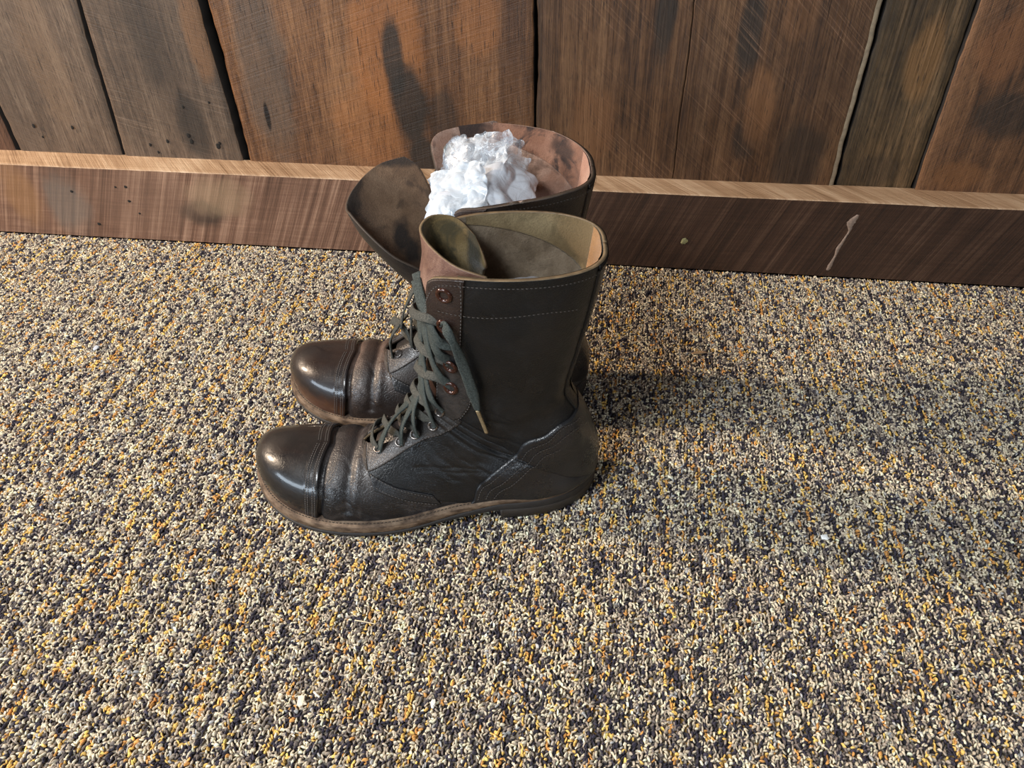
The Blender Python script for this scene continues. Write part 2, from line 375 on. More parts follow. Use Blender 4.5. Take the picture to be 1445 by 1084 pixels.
for x in xs:
    for k, (y, z) in enumerate(prof):
        dy = .0006*mnoise.noise((x*5, z*10, 2)) if y < YB+.01 else 0
        dz = (.0004*mnoise.noise((x*8, 1, 1))+.0005*max(0, mnoise.noise((x*55, 1, 7)))) if .1 < z and k in (6, 7, 8) else 0
        V.append((x, y+dy, z-dz))
F = grid_faces(len(xs), len(prof)); mi = [1 if (f[0] % len(prof)) in (6, 7, 8, 9, 10) else 0 for f in F]
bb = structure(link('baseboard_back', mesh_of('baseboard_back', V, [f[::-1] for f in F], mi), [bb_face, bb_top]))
bb.data.polygons.foreach_set('use_smooth', [False]*len(bb.data.polygons))

# nail holes in the boards (dark pits) and the pale drip on the baseboard
hole_mat = plain('nail_hole_dark', (.004, .003, .002), .9)
def disc_mesh(name, r, h=.0006, n=10, wob=.2, seed=0):
    rnd = random.Random(seed); V = [(0, 0, h)]; F = []
    for k in range(n):
        a = 2*math.pi*k/n; q = r*(1+rnd.uniform(-wob, wob)); V.append((q*.75*math.cos(a), q*.75*math.sin(a), h*.8))
    for k in range(n):
        a = 2*math.pi*k/n; q = r*(1+rnd.uniform(-wob, wob)); V.append((q*math.cos(a), q*math.sin(a), 0))
    for k in range(n):
        j = (k+1) % n; F.append((0, 1+k, 1+j)); F.append((1+k, 1+n+k, 1+n+j, 1+j))
    return mesh_of(name, V, F)
hm = disc_mesh('nail_hole', .0022); hm.materials.append(hole_mat)
for (x, z, s) in [(-.772, .142, 1), (-.716, .142, .9), (-.765, .127, .6), (-.6115, .122, .8), (-.603, .112, .7), (-.585, .128, .9), (-.553, .137, 1.1), (-.551, .129, 1.2), (-.515, .124, 1.3), (-.512, .128, .8), (-.549, .175, .7), (-.512, .182, .6)]:
    o = bpy.data.objects.new('nail_hole', hm); COL.objects.link(o); o.parent = wall
    o.matrix_world = Matrix.Translation((x, YP-.0018, z)) @ Matrix.Rotation(math.radians(90), 4, 'X') @ Matrix.Diagonal((s, s*1.3, 1, 1))
for (x, z, s) in [(-.655, .078, .6), (-.640, .079, .8), (-.642, .058, .8), (-.722, .0685, .8), (-.700, .0205, .9), (-.633, .040, .6)]:
    o = bpy.data.objects.new('nail_hole', hm); COL.objects.link(o); o.parent = bb
    o.matrix_world = Matrix.Translation((x, YB-.0004, z)) @ Matrix.Rotation(math.radians(90), 4, 'X') @ Matrix.Diagonal((s*1.3, s, 1, 1))

# ------------------------------------------------------------------ carpet pile: yarn tufts in rows, colours run along each row
rng = np.random.default_rng(7)
dx, dy = .0024, .0023
gx = np.arange(-1.22, 1.02, dx); gy = np.arange(-.02, YB+.002, dy)
nX, nY = len(gx), len(gy)
PX, PY = np.meshgrid(gx, gy, indexing='ij')
PX = PX + rng.normal(0, .00055, PX.shape) + .0012*np.sin(PY*55+np.arange(nX)[:, None]*.7); PY = PY + rng.normal(0, .0006, PX.shape)
keep = (PY > .10 + .0*PX) & (PY < YB-.0005)
PZ = -.0024 + rng.normal(0, .00035, PX.shape)
PAL = np.array([(.80, .70, .51), (.61, .51, .38), (.39, .32, .25), (.18, .145, .125), (.034, .028, .044), (.90, .57, .15), (.70, .34, .09), (.46, .45, .43), (.95, .85, .60)])
prob = np.array([.21, .17, .13, .11, .22, .050, .02, .035, .06]); prob /= prob.sum()
prob2 = np.array([.13, .13, .10, .10, .20, .19, .08, .02, .05]); prob2 /= prob2.sum()
idx = np.zeros((nX, nY), int)
gold = rng.random(nX) < .27
for i in range(nX):
    seq = rng.choice(len(PAL), size=nY, p=prob2 if gold[i] else prob); rep = rng.random(nY) < (.46 if gold[i] else .20)
    for j in range(1, nY):
        if rep[j]: seq[j] = seq[j-1]
    idx[i] = seq
cols = PAL[idx]*rng.normal(1, .16, (nX, nY, 1)).clip(.5, 1.5)
pts = np.stack([PX, PY, PZ], -1)[keep]; cols = cols[keep].clip(0, 1)
pm = bpy.data.meshes.new('carpet_pile'); pm.vertices.add(len(pts)); pm.vertices.foreach_set('co', pts.astype(np.float32).ravel())
at = pm.attributes.new('yarn', 'FLOAT_COLOR', 'POINT'); at.data.foreach_set('color', np.concatenate([cols, np.ones((len(cols), 1))], 1).astype(np.float32).ravel())
eul = np.stack([rng.normal(0, .45, len(pts)), rng.normal(0, .35, len(pts)), rng.normal(.0, .80, len(pts))], 1)
at = pm.attributes.new('turn', 'FLOAT_VECTOR', 'POINT'); at.data.foreach_set('vector', eul.astype(np.float32).ravel())
scl = np.stack([rng.normal(1, .14, len(pts)), rng.normal(1.0, .2, len(pts)), rng.normal(1, .15, len(pts))], 1).clip(.6, 1.5)
at = pm.attributes.new('size', 'FLOAT_VECTOR', 'POINT'); at.data.foreach_set('vector', scl.astype(np.float32).ravel())
# one tuft: a short fat loop of yarn
bm = bmesh.new(); bmesh.ops.create_uvsphere(bm, u_segments=8, v_segments=6, radius=1)
for v in bm.verts:
    v.co.x *= .00084; v.co.y *= .00195; v.co.z *= .00135; v.co.z -= 170*v.co.y**2
    v.co.x += .0005*math.sin(v.co.y*1500)
tm = bpy.data.meshes.new('tuft'); bm.to_mesh(tm); bm.free(); tm.polygons.foreach_set('use_smooth', [True]*len(tm.polygons))
t = NT('carpet_yarn'); a_ = t.n('ShaderNodeAttribute', attribute_type='INSTANCER', attribute_name='yarn')
fib = t.noise(2500, t.co(), 2, .6)
yarn = t.out(col=t.mix(t.mr(fib, .3, .7, .0, .35), a_.outputs['Color'], (.05, .045, .05)), rough=.85, spec=.25, sheen=.1)
tm.materials.append(yarn)
tuft_obj_mesh = tm
ng = bpy.data.node_groups.new('pile', 'GeometryNodeTree')
ng.interface.new_socket('Geometry', in_out='INPUT', socket_type='NodeSocketGeometry'); ng.interface.new_socket('Geometry', in_out='OUTPUT', socket_type='NodeSocketGeometry')
gi = ng.nodes.new('NodeGroupInput'); go = ng.nodes.new('NodeGroupOutput'); iop = ng.nodes.new('GeometryNodeInstanceOnPoints'); oi = ng.nodes.new('GeometryNodeObjectInfo')
tuft_holder = bpy.data.objects.new('yarn_tuft', tm)
oi.inputs['Object'].default_value = tuft_holder; oi.transform_space = 'ORIGINAL'
def named(n, dt):
    x = ng.nodes.new('GeometryNodeInputNamedAttribute'); x.data_type = dt; x.inputs['Name'].default_value = n
    return [o for o in x.outputs if o.enabled and o.name == 'Attribute'][0]
e2r = ng.nodes.new('FunctionNodeEulerToRotation'); L_ = ng.links.new
L_(gi.outputs[0], iop.inputs['Points']); L_(oi.outputs['Geometry'], iop.inputs['Instance'])
L_(named('turn', 'FLOAT_VECTOR'), e2r.inputs[0]); L_(e2r.outputs[0], iop.inputs['Rotation']); L_(named('size', 'FLOAT_VECTOR'), iop.inputs['Scale'])
L_(iop.outputs[0], go.inputs[0])
pile = bpy.data.objects.new('carpet_pile', pm); COL.objects.link(pile); pile.parent = floor; pile['kind'] = 'stuff'
md = pile.modifiers.new('pile', 'NODES'); md.node_group = ng

# ------------------------------------------------------------------ boot building
def seq_interp(tab): x = [a for a, b in tab]; y = [b for a, b in tab]; return lambda s: np.interp(s, x, y)
GAP = seq_interp([(0, 90), (5.85, 90), (5.95, 87), (6.1, 83.5), (6.35, 81), (6.8, 79), (7.65, 72), (8.4, 70), (9.4, 71), (10.5, 73), (11, 71), (13.3, 72.5), (14.4, 71.5), (15.2, 73), (16, 71.5), (17.25, 69.5), (17.5, 68.5), (17.7, 66.5), (17.82, 64), (17.92, 60.5), (17.98, 57), (18, 54)])
SQ = seq_interp([(0, 8.0), (4, 7.8), (7, 7.6), (20, 6.9), (35, 6.25), (50, 6.05), (70, 5.9), (90, 5.7)])
CAP = seq_interp([(0, 3.95), (9, 4.05), (27, 4.25), (66, 4.45), (90, 4.62)])
def groove(lines):
    """sum of gaussian grooves along polylines in (s, phi) space"""
    def f(s, phi, side, P):
        d = np.zeros(np.broadcast(s, phi).shape)
        for (pts, width, amp, sd) in lines:
            if sd and sd != side: continue
            best = np.full(d.shape, 1e9)
            for (s0, p0), (s1, p1) in zip(pts[:-1], pts[1:]):
                ax, ay, bx, by = s0, p0/12, s1, p1/12; vx, vy = bx-ax, by-ay
                t = np.clip(((s-ax)*vx+(phi/12-ay)*vy)/(vx*vx+vy*vy+1e-9), 0, 1)
                best = np.minimum(best, (s-ax-t*vx)**2+(phi/12-ay-t*vy)**2)
            d += amp*np.exp(-best/(width*width))
        return d
    return f
VAMP_LINES = [([(4.02, 0), (4.14, 12), (4.34, 30), (4.54, 66), (4.70, 90)], .085, -.0030, 0), ([(4.45, 0), (4.75, 30), (5.0, 66), (5.1, 90)], .22, .0012, 0),
              ([(5.0, 12), (5.2, 35), (5.42, 62), (5.55, 90)], .13, -.0022, 0), ([(5.35, 20), (5.6, 45), (5.75, 70)], .14, .0012, 0),
              ([(5.1, 25), (5.35, 18), (5.6, 8)], .07, -.0007, 1), ([(4.9, 40), (5.0, 25), (5.05, 12)], .05, -.0005, 1), ([(5.25, 70), (5.45, 55), (5.5, 38)], .05, -.0006, 1)]
NEAR_LINES = VAMP_LINES + [
    ([(9.6, 66), (9.7, 52), (9.75, 40), (10.2, 33)], .10, -.0009, 1), ([(10.1, 64), (10.2, 50), (10.3, 40), (10.9, 34)], .10, -.0009, 1), ([(10.6, 62), (10.75, 50), (10.9, 42)], .09, -.0008, 1), ([(9.9, 64), (9.95, 46), (10.1, 37)], .12, .0008, 1),
    ([(11.2, 58), (11.4, 48), (11.9, 40)], .10, -.0006, 1),
    ([(8.55, 52), (8.5, 40), (8.7, 26), (8.75, 15)], .11, -.0008, 1), ([(8.2, 50), (8.15, 36), (8.35, 20)], .09, -.0007, 1), ([(9.1, 46), (9.05, 36), (9.3, 24)], .09, -.0006, 1), ([(7.3, 50), (7.6, 38), (8.4, 30), (9.2, 28)], .10, -.0007, 1), ([(7.8, 33), (8.6, 25), (9.2, 26)], .08, -.0006, 1),
    ([(9.5, 33), (10.5, 41), (12.5, 44), (13.5, 38), (14.4, 26), (15.0, 10), (15.1, 0)], .34, -.0022, 1),
    ([(9.2, 20), (10.3, 29), (12.0, 31), (13.1, 26), (13.8, 17)], .40, .0022, 1),
    ([(12.4, 52), (13.2, 42), (14.0, 34)], .14, -.0008, 1), ([(14.6, 30), (15.2, 20)], .16, -.0010, 1),
    ([(15.6, 0), (15.2, 8), (14.9, 20)], .2, .0010, 1), ([(17.2, 30), (17.6, 27)], .08, -.0003, 1), ([(13.0, 60), (13.2, 50), (13.3, 42)], .09, -.0004, 1)]

def eyelet_mesh(R=.0049):
    V = []; F = []; mi = []; n = 20; prof = [(R, -.0004), (R*.97, .0005), (R*.86, .0012), (R*.70, .0013), (R*.56, .0006), (R*.47, -.0006), (R*.44, -.0022)]
    for k in range(n):
        a = 2*math.pi*k/n
        for (q, z) in prof: V.append((q*math.cos(a), q*math.sin(a), z))
    m = len(prof)
    for k in range(n):
        for j in range(m-1):
            a, b = k*m+j, ((k+1) % n)*m+j; F.append((a, b, b+1, a+1)); mi.append(0)
    c = len(V); V.append((0, 0, -.0016))
    for k in range(n): F.append((k*m+m-1, ((k+1) % n)*m+m-1, c)); mi.append(1)
    return mesh_of('eyelet', V, F, mi)
def spline_pts(P, n):
    P = np.array(P, float); return keyval(P, np.linspace(0, len(P)-1, n))
def ribbon(V, F, P, width, thick, axis=(.085, 0), hint=None, taper=None, twist=None, wave=0):
    """flat woven lace along points P, its flat side turned away from the boot's axis"""
    n = len(P); T = np.gradient(P, axis=0); T /= np.linalg.norm(T, axis=1)[:, None]+1e-12
    N = P-np.array([axis[0], axis[1], 0]); N[:, 2] = np.minimum(N[:, 2], .05)*.9
    if hint is not None: N = np.tile(np.array(hint, float), (n, 1))
    N -= (N*T).sum(1)[:, None]*T; N /= np.linalg.norm(N, axis=1)[:, None]+1e-12
    B = np.cross(T, N)
    if twist is not None:
        tw = np.interp(np.linspace(0, 1, n), [a for a, b in twist], [math.radians(b) for a, b in twist])[:, None]
        N, B = N*np.cos(tw)+B*np.sin(tw), B*np.cos(tw)-N*np.sin(tw)
    sec = [(-.5, 0), (-.44, .5), (-.2, .62), (.2, .62), (.44, .5), (.5, 0), (.44, -.5), (0, -.4), (-.44, -.5)]
    base = len(V); m = len(sec)
    for i in range(n):
        k = 1 if taper is None else np.interp(i/(n-1), [a for a, b in taper], [b for a, b in taper])
        for (a, b) in sec: V.append(P[i]+B[i]*a*width*k+N[i]*b*thick*(.55+.45*k))
    for i in range(n-1):
        for j in range(m):
            a = base+i*m+j; b = base+i*m+(j+1) % m; F.append((a, b, b+m, a+m))
    F.append(tuple(base+j for j in range(m))[::-1]); F.append(tuple(base+(n-1)*m+j for j in range(m)))

def outline_ring(N_, F_): return np.concatenate([N_, F_[::-1][1:-1]])
def prism(N_, F_, zl, zh, b=.0008, low_in=0., name='outsole'):
    """solid between two heights over the outline; edges rounded"""
    k = len(N_)
    Nb, Fb = inset(N_, 1, b), inset(F_, -1, b)
    Nl, Fl = inset(N_, 1, low_in+1e-6), inset(F_, -1, low_in+1e-6); Nlb, Flb = inset(N_, 1, low_in+b), inset(F_, -1, low_in+b)
    V = []; F = []
    for (A, Bq, fz, dz) in ((Nlb, Flb, zl, 0), (Nl, Fl, zl, b), (N_, F_, zh, -b), (Nb, Fb, zh, 0)):
        for side in (A, Bq):
            for p in side: V.append((p[0], p[1], float(fz(p[0]))+dz))
    L = 2*k
    for l in range(3):
        for i in range(k-1):
            a = l*L+i; F.append((a, a+1, a+1+L, a+L)); a = l*L+k+i; F.append((a+1, a, a+L, a+1+L))
    for i in range(k-1):
        F.append((i+1, i, k+i, k+i+1)); a = 3*L; F.append((a+i, a+i+1, a+k+i+1, a+k+i))
    for e in (0, k-1):
        for l in range(3):
            a = l*L+e; b2 = l*L+k+e; F.append((a, a+L, b2+L, b2))
    me = mesh_of(name, V, F); weld(me, 2e-5)
    bm = bmesh.new(); bm.from_mesh(me); bmesh.ops.recalc_face_normals(bm, faces=bm.faces); bm.to_mesh(me); bm.free()
    return me

def patch(S, side, fs, n, m, off, name, mats, parent, low=-.0004, inner=False, margins=(1, 1, 1, 1), eps=.015):
    """a leather piece laid on the boot: fs(a, b) gives (s, phi); its edges are turned down to the surface"""
    def axis(k, m0, m1):
        t = list(np.linspace(0, 1, k)); 
        if m0: t = [0, 0, eps] + [x for x in t[1:]]
        if m1: t = t[:-1]+[1-eps, 1, 1]
        return np.array(t)
    A, B = axis(n, margins[0], margins[1]), axis(m, margins[2], margins[3])
    w = np.ones((len(A), len(B)))
    def fade(k, m0, m1):
        f = np.ones(k)
        if m0: f[0], f[1] = 0, .72
        if m1: f[-1], f[-2] = 0, .72
        return f
    w = np.minimum(fade(len(A), margins[0], margins[1])[:, None], fade(len(B), margins[2], margins[3])[None, :])
    s, p = fs(*np.meshgrid(A, B, indexing='ij'))
    P = S.at(s, p, side, low+(off-low)*w)
    F = grid_faces(len(A), len(B), flip=(side < 0) != inner)
    me = mesh_of(name, P.reshape(-1, 3), F)
    return link(name, me, mats, parent)

def stitch_run(S, side, line, step, V, F, off, L=.0021, r=.00038):
    """separate raised stitches along a (s, phi) polyline"""
    ln = np.array(line, float); d = keyval(ln, np.linspace(0, len(ln)-1, 400)) if len(ln) > 2 else ln[0]+(ln[1]-ln[0])*np.linspace(0, 1, 400)[:, None]
    P = S.at(d[:, 0], d[:, 1], side, off); N = S.normal(d[:, 0], d[:, 1], side)
    cum = np.r_[0, np.cumsum(np.linalg.norm(np.diff(P, axis=0), axis=1))]
    for q in np.arange(step/2, cum[-1], step):
        c = np.array([np.interp(q, cum, P[:, k]) for k in range(3)]); e = np.array([np.interp(min(q+L/2, cum[-1]), cum, P[:, k]) for k in range(3)])
        nrm = np.array([np.interp(q, cum, N[:, k]) for k in range(3)]); t = e-c; t /= np.linalg.norm(t)+1e-12; b = np.cross(t, nrm)
        base = len(V)
        for (a, h, wd) in ((-.5, 0, .3), (-.25, 1, 1), (.25, 1, 1), (.5, 0, .3)):
            for sg in (-1, 1): V.append(c+t*a*L+nrm*h*r+b*sg*wd*r)
        for i in range(3): F.append((base+2*i, base+2*i+1, base+2*i+3, base+2*i+2))

def rows_mesh(rows, nu, nv):
    R_ = np.array(rows, float)                    # rows x cols x 3
    a = keyval(R_.reshape(len(R_), -1), np.linspace(0, len(R_)-1, nu)).reshape(nu, R_.shape[1], 3)
    b = keyval(a.transpose(1, 0, 2).reshape(R_.shape[1], -1), np.linspace(0, R_.shape[1]-1, nv)).reshape(nv, nu, 3).transpose(1, 0, 2)
    return b

def build_boot(name, label, loc, rz, S, C, far):
    root = thing(name, label, 'boot', loc, rz, 'pair of black cap-toe lace-up boots')
    # sole unit
    obj = link('outsole', prism(OUT_N, OUT_F, sole_bottom, lambda u: sole_bottom(u)+np.interp(u, [0, .08, .15], [.0082, .0078, .0044]), low_in=.0004), C['rubber'], root)
    zt = lambda u: float(sole_top(u))
    obj = link('welt', prism(inset(OUT_N, 1, .0004), inset(OUT_F, -1, .0004), lambda u: sole_bottom(u)+np.interp(u, [0, .08, .15], [.0080, .0076, .0042]), sole_top, b=.0010, name='welt'), C['welt'], root)
    kN, kF = OUT_N[OUT_N[:, 0] < .0885], OUT_F[OUT_F[:, 0] < .0885]
    kk = max(len(kN), len(kF)); kN, kF = [np.stack([np.interp(np.linspace(0, 1, kk), np.linspace(0, 1, len(q)), q[:, c]) for c in (0, 1)], 1) for q in (kN, kF)]
    link('heel', prism(kN, kF, lambda u: 0., lambda u: .0115, low_in=.0008, name='heel'), C['heel'], root)
    # uppers: toe and vamp
    T, Q = 64, 44
    Vv = []; Fv = []
    for side in (1, -1):
        tt, ff = np.meshgrid(np.linspace(0, 1, 120), np.linspace(0, 1, 60), indexing='ij')
        phi = ff*90; send = SQ(phi)+.3; s = tt*send; phi = ff*GAP(s)
        Fv += grid_faces(120, 60, flip=side < 0, base=len(Vv)); Vv += list(S.at(s, phi, side, 0.).reshape(-1, 3))
    me = mesh_of('vamp', Vv, Fv); weld(me); link('vamp', me, C['vamp'], root)
    # quarters and shaft, with a lined inside
    Vv = []; Fv = []
    for side in (1, -1):
        nt, nf = 250, 90
        tt, ff = np.meshgrid(np.linspace(0, 1, nt)**.97, np.linspace(0, 1, nf), indexing='ij')
        phi = ff*GAP(6+12*tt); s = SQ(phi)+(SMAX-SQ(phi))*tt; phi = ff*GAP(s)
        off = np.where(tt < .002, -.0002, np.where(tt < .006, .0010, .0013))
        Fv += grid_faces(nt, nf, flip=side < 0, base=len(Vv)); Vv += list(S.at(s, phi, side, off).reshape(-1, 3))
    me = mesh_of('shaft', Vv, Fv); weld(me, 3e-5)
    o = link('shaft', me, [C['shaft'], C['lining'], C['edge']], root)
    md = o.modifiers.new('thickness', 'SOLIDIFY'); md.thickness = .0030; md.offset = -1; md.material_offset = 1; md.material_offset_rim = 2
    # toe cap
    capV = []; capF = []
    for side in (1, -1):
        tt = np.concatenate([np.linspace(0, .985, 70), [.992, 1, 1]]); w = np.ones(len(tt)); w[-1] = 0; w[-2] = .75
        T2, F2 = np.meshgrid(tt, np.linspace(0, 1, 50), indexing='ij'); s = T2*CAP(F2*90)
        ridge = .0004*np.exp(-((CAP(F2*90)-s-.36)/.035)**2)+.0004*np.exp(-((CAP(F2*90)-s-.26)/.03)**2)+.0004*np.exp(-((CAP(F2*90)-s-.12)/.035)**2)-.0004*np.exp(-((CAP(F2*90)-s-.19)/.04)**2)-.0003*np.exp(-((CAP(F2*90)-s-.31)/.03)**2)
        P = S.raw(s, F2*90, side)+S.normal(s, F2*90, side)*((.0019*w[:, None]+ridge-.0002)[..., None])
        capF += grid_faces(len(tt), 50, flip=side < 0, base=len(capV)); capV += list(P.reshape(-1, 3))
    me = mesh_of('toe_cap', capV, capF); weld(me, 3e-5); link('toe_cap', me, C['cap'], root)
    # reinforcing pieces on both sides
    for side in (1, -1):
        # heel counter: swept curve from the waist up to the back seam
        top = np.array([(8.05, 0), (8.25, 2), (8.65, 14), (9.5, 28), (10.55, 36), (11.6, 39), (12.55, 38), (13.4, 32), (14.0, 24), (14.35, 12), (14.5, 0)])
        tp = keyval(top, np.linspace(0, len(top)-1, 160))
        def fs(a, b, tp=tp):
            i = a*159; s1 = np.interp(i, np.arange(160), tp[:, 0]); p1 = np.interp(i, np.arange(160), tp[:, 1])
            s0 = 8.08+a*(14.5-8.08); return s0+(s1-s0)*b, np.maximum(p1*b, 0)
        patch(S, side, fs, 120, 34, .0036, 'heel_counter', C['counter'], root, low=.0010, margins=(1, 0, 0, 1), eps=.02)
        # stay along the back seam
        patch(S, side, lambda a, b: (14.3+3.68*a, b*(9+4*a)), 60, 8, .0027, 'backstay', C['shaft'], root, low=.0010, margins=(0, 1, 0, 1), eps=.05)
        # facing that carries the lower eyelets
        def fs(a, b):
            s = 6.0+(11.2-6.0)*a; hi = GAP(s)-.4; lo = np.interp(s, [6.0, 6.1, 7.0, 9.25, 11.2], [56, 53, 53, 54, 58.5]); return s+0*b-.10*np.sin(b*3.14)*(a < .001), lo+(hi-lo)*b
        patch(S, side, fs, 90, 16, .0026, 'lower_facing', C['facing'], root, low=.0010)
        def fs(a, b):
            s = 10.9+(14.7-10.9)*a; hi = GAP(s)-.5; lo = np.interp(s, [10.9, 14.7], [60, 56]); return s+0*b, lo+(hi-lo)*b
        patch(S, side, fs, 60, 14, .0031, 'middle_facing', C['facing'], root, low=.0010)
        def fs(a, b):
            s = 15.0+(17.97-15.0)*a; hi = np.minimum(GAP(s)-.4, np.interp(s, [15.0, 15.06, 15.25, 15.6], [65, 69.5, 72, 73])); lo = np.minimum(np.interp(s, [15.0, 17.97], [57.5, 55.5]), hi-1.5); return s+.22*(1-a)*(1-b), lo+(hi-lo)*b
        patch(S, side, fs, 60, 14, .0030, 'top_facing', C['topfacing'], root, low=.0010)
        # side tab where the vamp joins
        def fs(a, b):
            s = 6.12+1.5*a; mid = np.interp(s, [6.1, 6.15, 6.9, 7.65], [42, 42, 22, 8]); w = np.interp(s, [6.1, 7.65], [8.5, 4.5]); return s+0*b, mid+(b-.5)*2*w
        patch(S, side, fs, 40, 10, .0024, 'side_tab', C['counter'], root, low=.0008)
        # inside: top band and back strip
        patch(S, side, lambda a, b: (np.interp(b, [0, 1], [16.85, 17.6])*(1-a)+17.985*a, b*58.), 16, 60, -.0024, 'collar_band', C['band'], root, low=-.0012, inner=True, margins=(1, 0, 0, 0), eps=.04)
        patch(S, side, lambda a, b: (15.2+2.78*a, b*(6+4*a)), 40, 10, -.0031, 'back_strip', C['strip'], root, low=-.0016, inner=True, margins=(1, 0, 0, 1), eps=.06)
    # stitching
    Vs = []; Fs = []
    for side in (1, -1):
        for line, st, off in [
            ([(17.82, 2), (17.80, 20), (17.78, 40), (17.74, 56), (17.60, 63), (17.3, 66.5)], .0031, .0034),
            ([(17.15, 20), (17.13, 34), (16.8, 52), (16.55, 66)], .0033, .0034),
            ([(17.95, 56.5), (16.9, 56.6), (15.3, 57.2)], .0034, .0034), ([(17.2, 67.2), (16.5, 70.3), (15.5, 70.8), (15.15, 67)], .0029, .0034),
            ([(14.5, 69.5), (13.2, 71), (11.2, 69.5)], .0033, .0034), ([(14.6, 57), (13, 58), (11, 60)], .0033, .0034),
            ([(6.05, 54), (7.0, 54), (9.25, 55), (10.8, 59)], .0030, .0030), ([(6.0, 58), (6.08, 68), (6.25, 77), (6.8, 76.5), (7.6, 69.5)], .003, .0030),
            ([(6.2, 48), (6.9, 27), (7.6, 11)], .003, .0027), ([(6.2, 37), (6.9, 17), (7.55, 5)], .003, .0027),
            ([(8.35, 3), (8.75, 14), (9.6, 27), (10.6, 34.5), (12.0, 37), (13.3, 31), (13.95, 23), (14.2, 12)], .0028, .0040), ([(8.5, 3), (8.9, 13), (9.75, 25.5), (10.7, 32.5), (12.0, 34.5), (13.2, 29), (13.8, 21), (14.05, 11)], .0028, .0040), ([(8.65, 3), (9.05, 12), (9.9, 24), (10.8, 30.5), (12.0, 32), (13.1, 27)], .0028, .0040),
            ([(14.6, 8), (16, 10), (17.9, 12)], .0032, .0031)]:
            stitch_run(S, side, line, st, Vs, Fs, off)
        for dd in (.39, .31, .16, .08): stitch_run(S, side, [(float(CAP(p))-dd, p) for p in (2, 20, 40, 60, 80, 89)], .0022, Vs, Fs, .0020, .0016, .00034)
    o = link('stitching', mesh_of('stitching', Vs, Fs), C['thread'], root); o['kind'] = 'stuff'
    Vs = []; Fs = []
    for ring, sd in ((inset(OUT_N, 1, .0040), 1), (inset(OUT_F, -1, .0040), -1)):
        cum = np.r_[0, np.cumsum(np.linalg.norm(np.diff(ring, axis=0), axis=1))]
        for q in np.arange(.002, cum[-1]*.66, .0033):
            c = np.array([np.interp(q, cum, ring[:, k]) for k in (0, 1)]); e = np.array([np.interp(q+.001, cum, ring[:, k]) for k in (0, 1)]); tt = e-c; tt /= np.linalg.norm(tt); bb_ = np.array([-tt[1], tt[0]]); z = zt(c[0]); b0 = len(Vs)
            for a, h in ((-1, .0), (-.5, .0006), (.5, .0006), (1, .0)):
                for w_ in (-1, 1): Vs.append((*(c+tt*a*.0012+bb_*w_*.0004), z+h))
            for i in range(3): Fs.append((b0+2*i, b0+2*i+1, b0+2*i+3, b0+2*i+2))
    o = link('welt_stitching', mesh_of('welt_stitching', Vs, Fs), C['weltthread'], root); o['kind'] = 'stuff'
    # eyelets, both sides
    em = {}
    for k, (s, p) in enumerate(EYES):
        big = k < 4
        key = 'big' if big else 'small'
        if key not in em:
            m_ = eyelet_mesh(.0066 if big else .0048); m_.materials.append(C['brass'] if big else C['steel']); m_.materials.append(C['hole'])
            m_.polygons.foreach_set('use_smooth', [True]*len(m_.polygons)); em[key] = m_
            r_ = eyelet_mesh(.0052 if big else .0042); r_.materials.append(C['backring']); r_.materials.append(C['hole']); em[key+'r'] = r_
        for side in (1, -1):
            for off, kk_ in ((.0034 if big else .0029, key), (-.0022, key+'r')):
                if kk_.endswith('r') and not big: continue
                P = S.at(np.array(s), np.array(float(p)), side, off); N = S.normal(np.array(s), np.array(float(p)), side)
                if kk_.endswith('r'): N = -N
                o = bpy.data.objects.new('eyelet', em[kk_]); COL.objects.link(o); o.parent = root
                o.matrix_local = Matrix.Translation(Vector(P)) @ Vector(N).to_track_quat('Z', 'Y').to_matrix().to_4x4()
    return root
EYES = [(17.25, 62), (16.05, 63), (14.55, 63), (13.3, 65), (10.55, 66), (9.45, 61), (8.4, 60.5), (7.65, 62.5), (6.65, 70)]

# ------------------------------------------------------------------ boot materials
BK = (.0070, .0066, .0074)
hole = plain('eyelet_hole', (.003, .002, .002), .6)
steel = plain('worn_eyelet_metal', (.26, .23, .21), .28, .85, var=.6, vscale=400)
brass = plain('brown_enamel_eyelet', (.050, .017, .010), .16, .25, var=.5, vscale=300)
backring = plain('pale_metal_ring', (.55, .52, .45), .3, .8)
rubber = plain('dark_sole_rubber', (.022, .018, .016), .7, var=.4, bump=.5)
thread = plain('dusty_waxed_thread', (.060, .052, .047), .75)
weltthread = plain('welt_thread', (.030, .022, .016), .8)
def welt_mat(name, a, b, c):
    t = NT(name); n1 = t.noise(70, t.co((1, 1, 3)), 5, .65); return t.out(col=t.ramp(n1, [(.36, a), (.5, b), (.66, c)]), rough=.66, spec=.3, nrm=t.bump(t.noise(1, t.co((200, 200, 900)), 4, .6), .0006, .6))
welt = welt_mat('worn_welt_leather', (.045, .026, .015), (.115, .074, .046), (.21, .145, .095))
heelm = plain('dark_heel_stack', (.026, .019, .014), .6, var=.4, bump=.4)
edge_near = plain('tan_cut_edge', (.20, .135, .070), .8, var=.7, vscale=120)
edge_far = plain('dark_cut_edge', (.050, .032, .020), .7, var=.5, vscale=120)
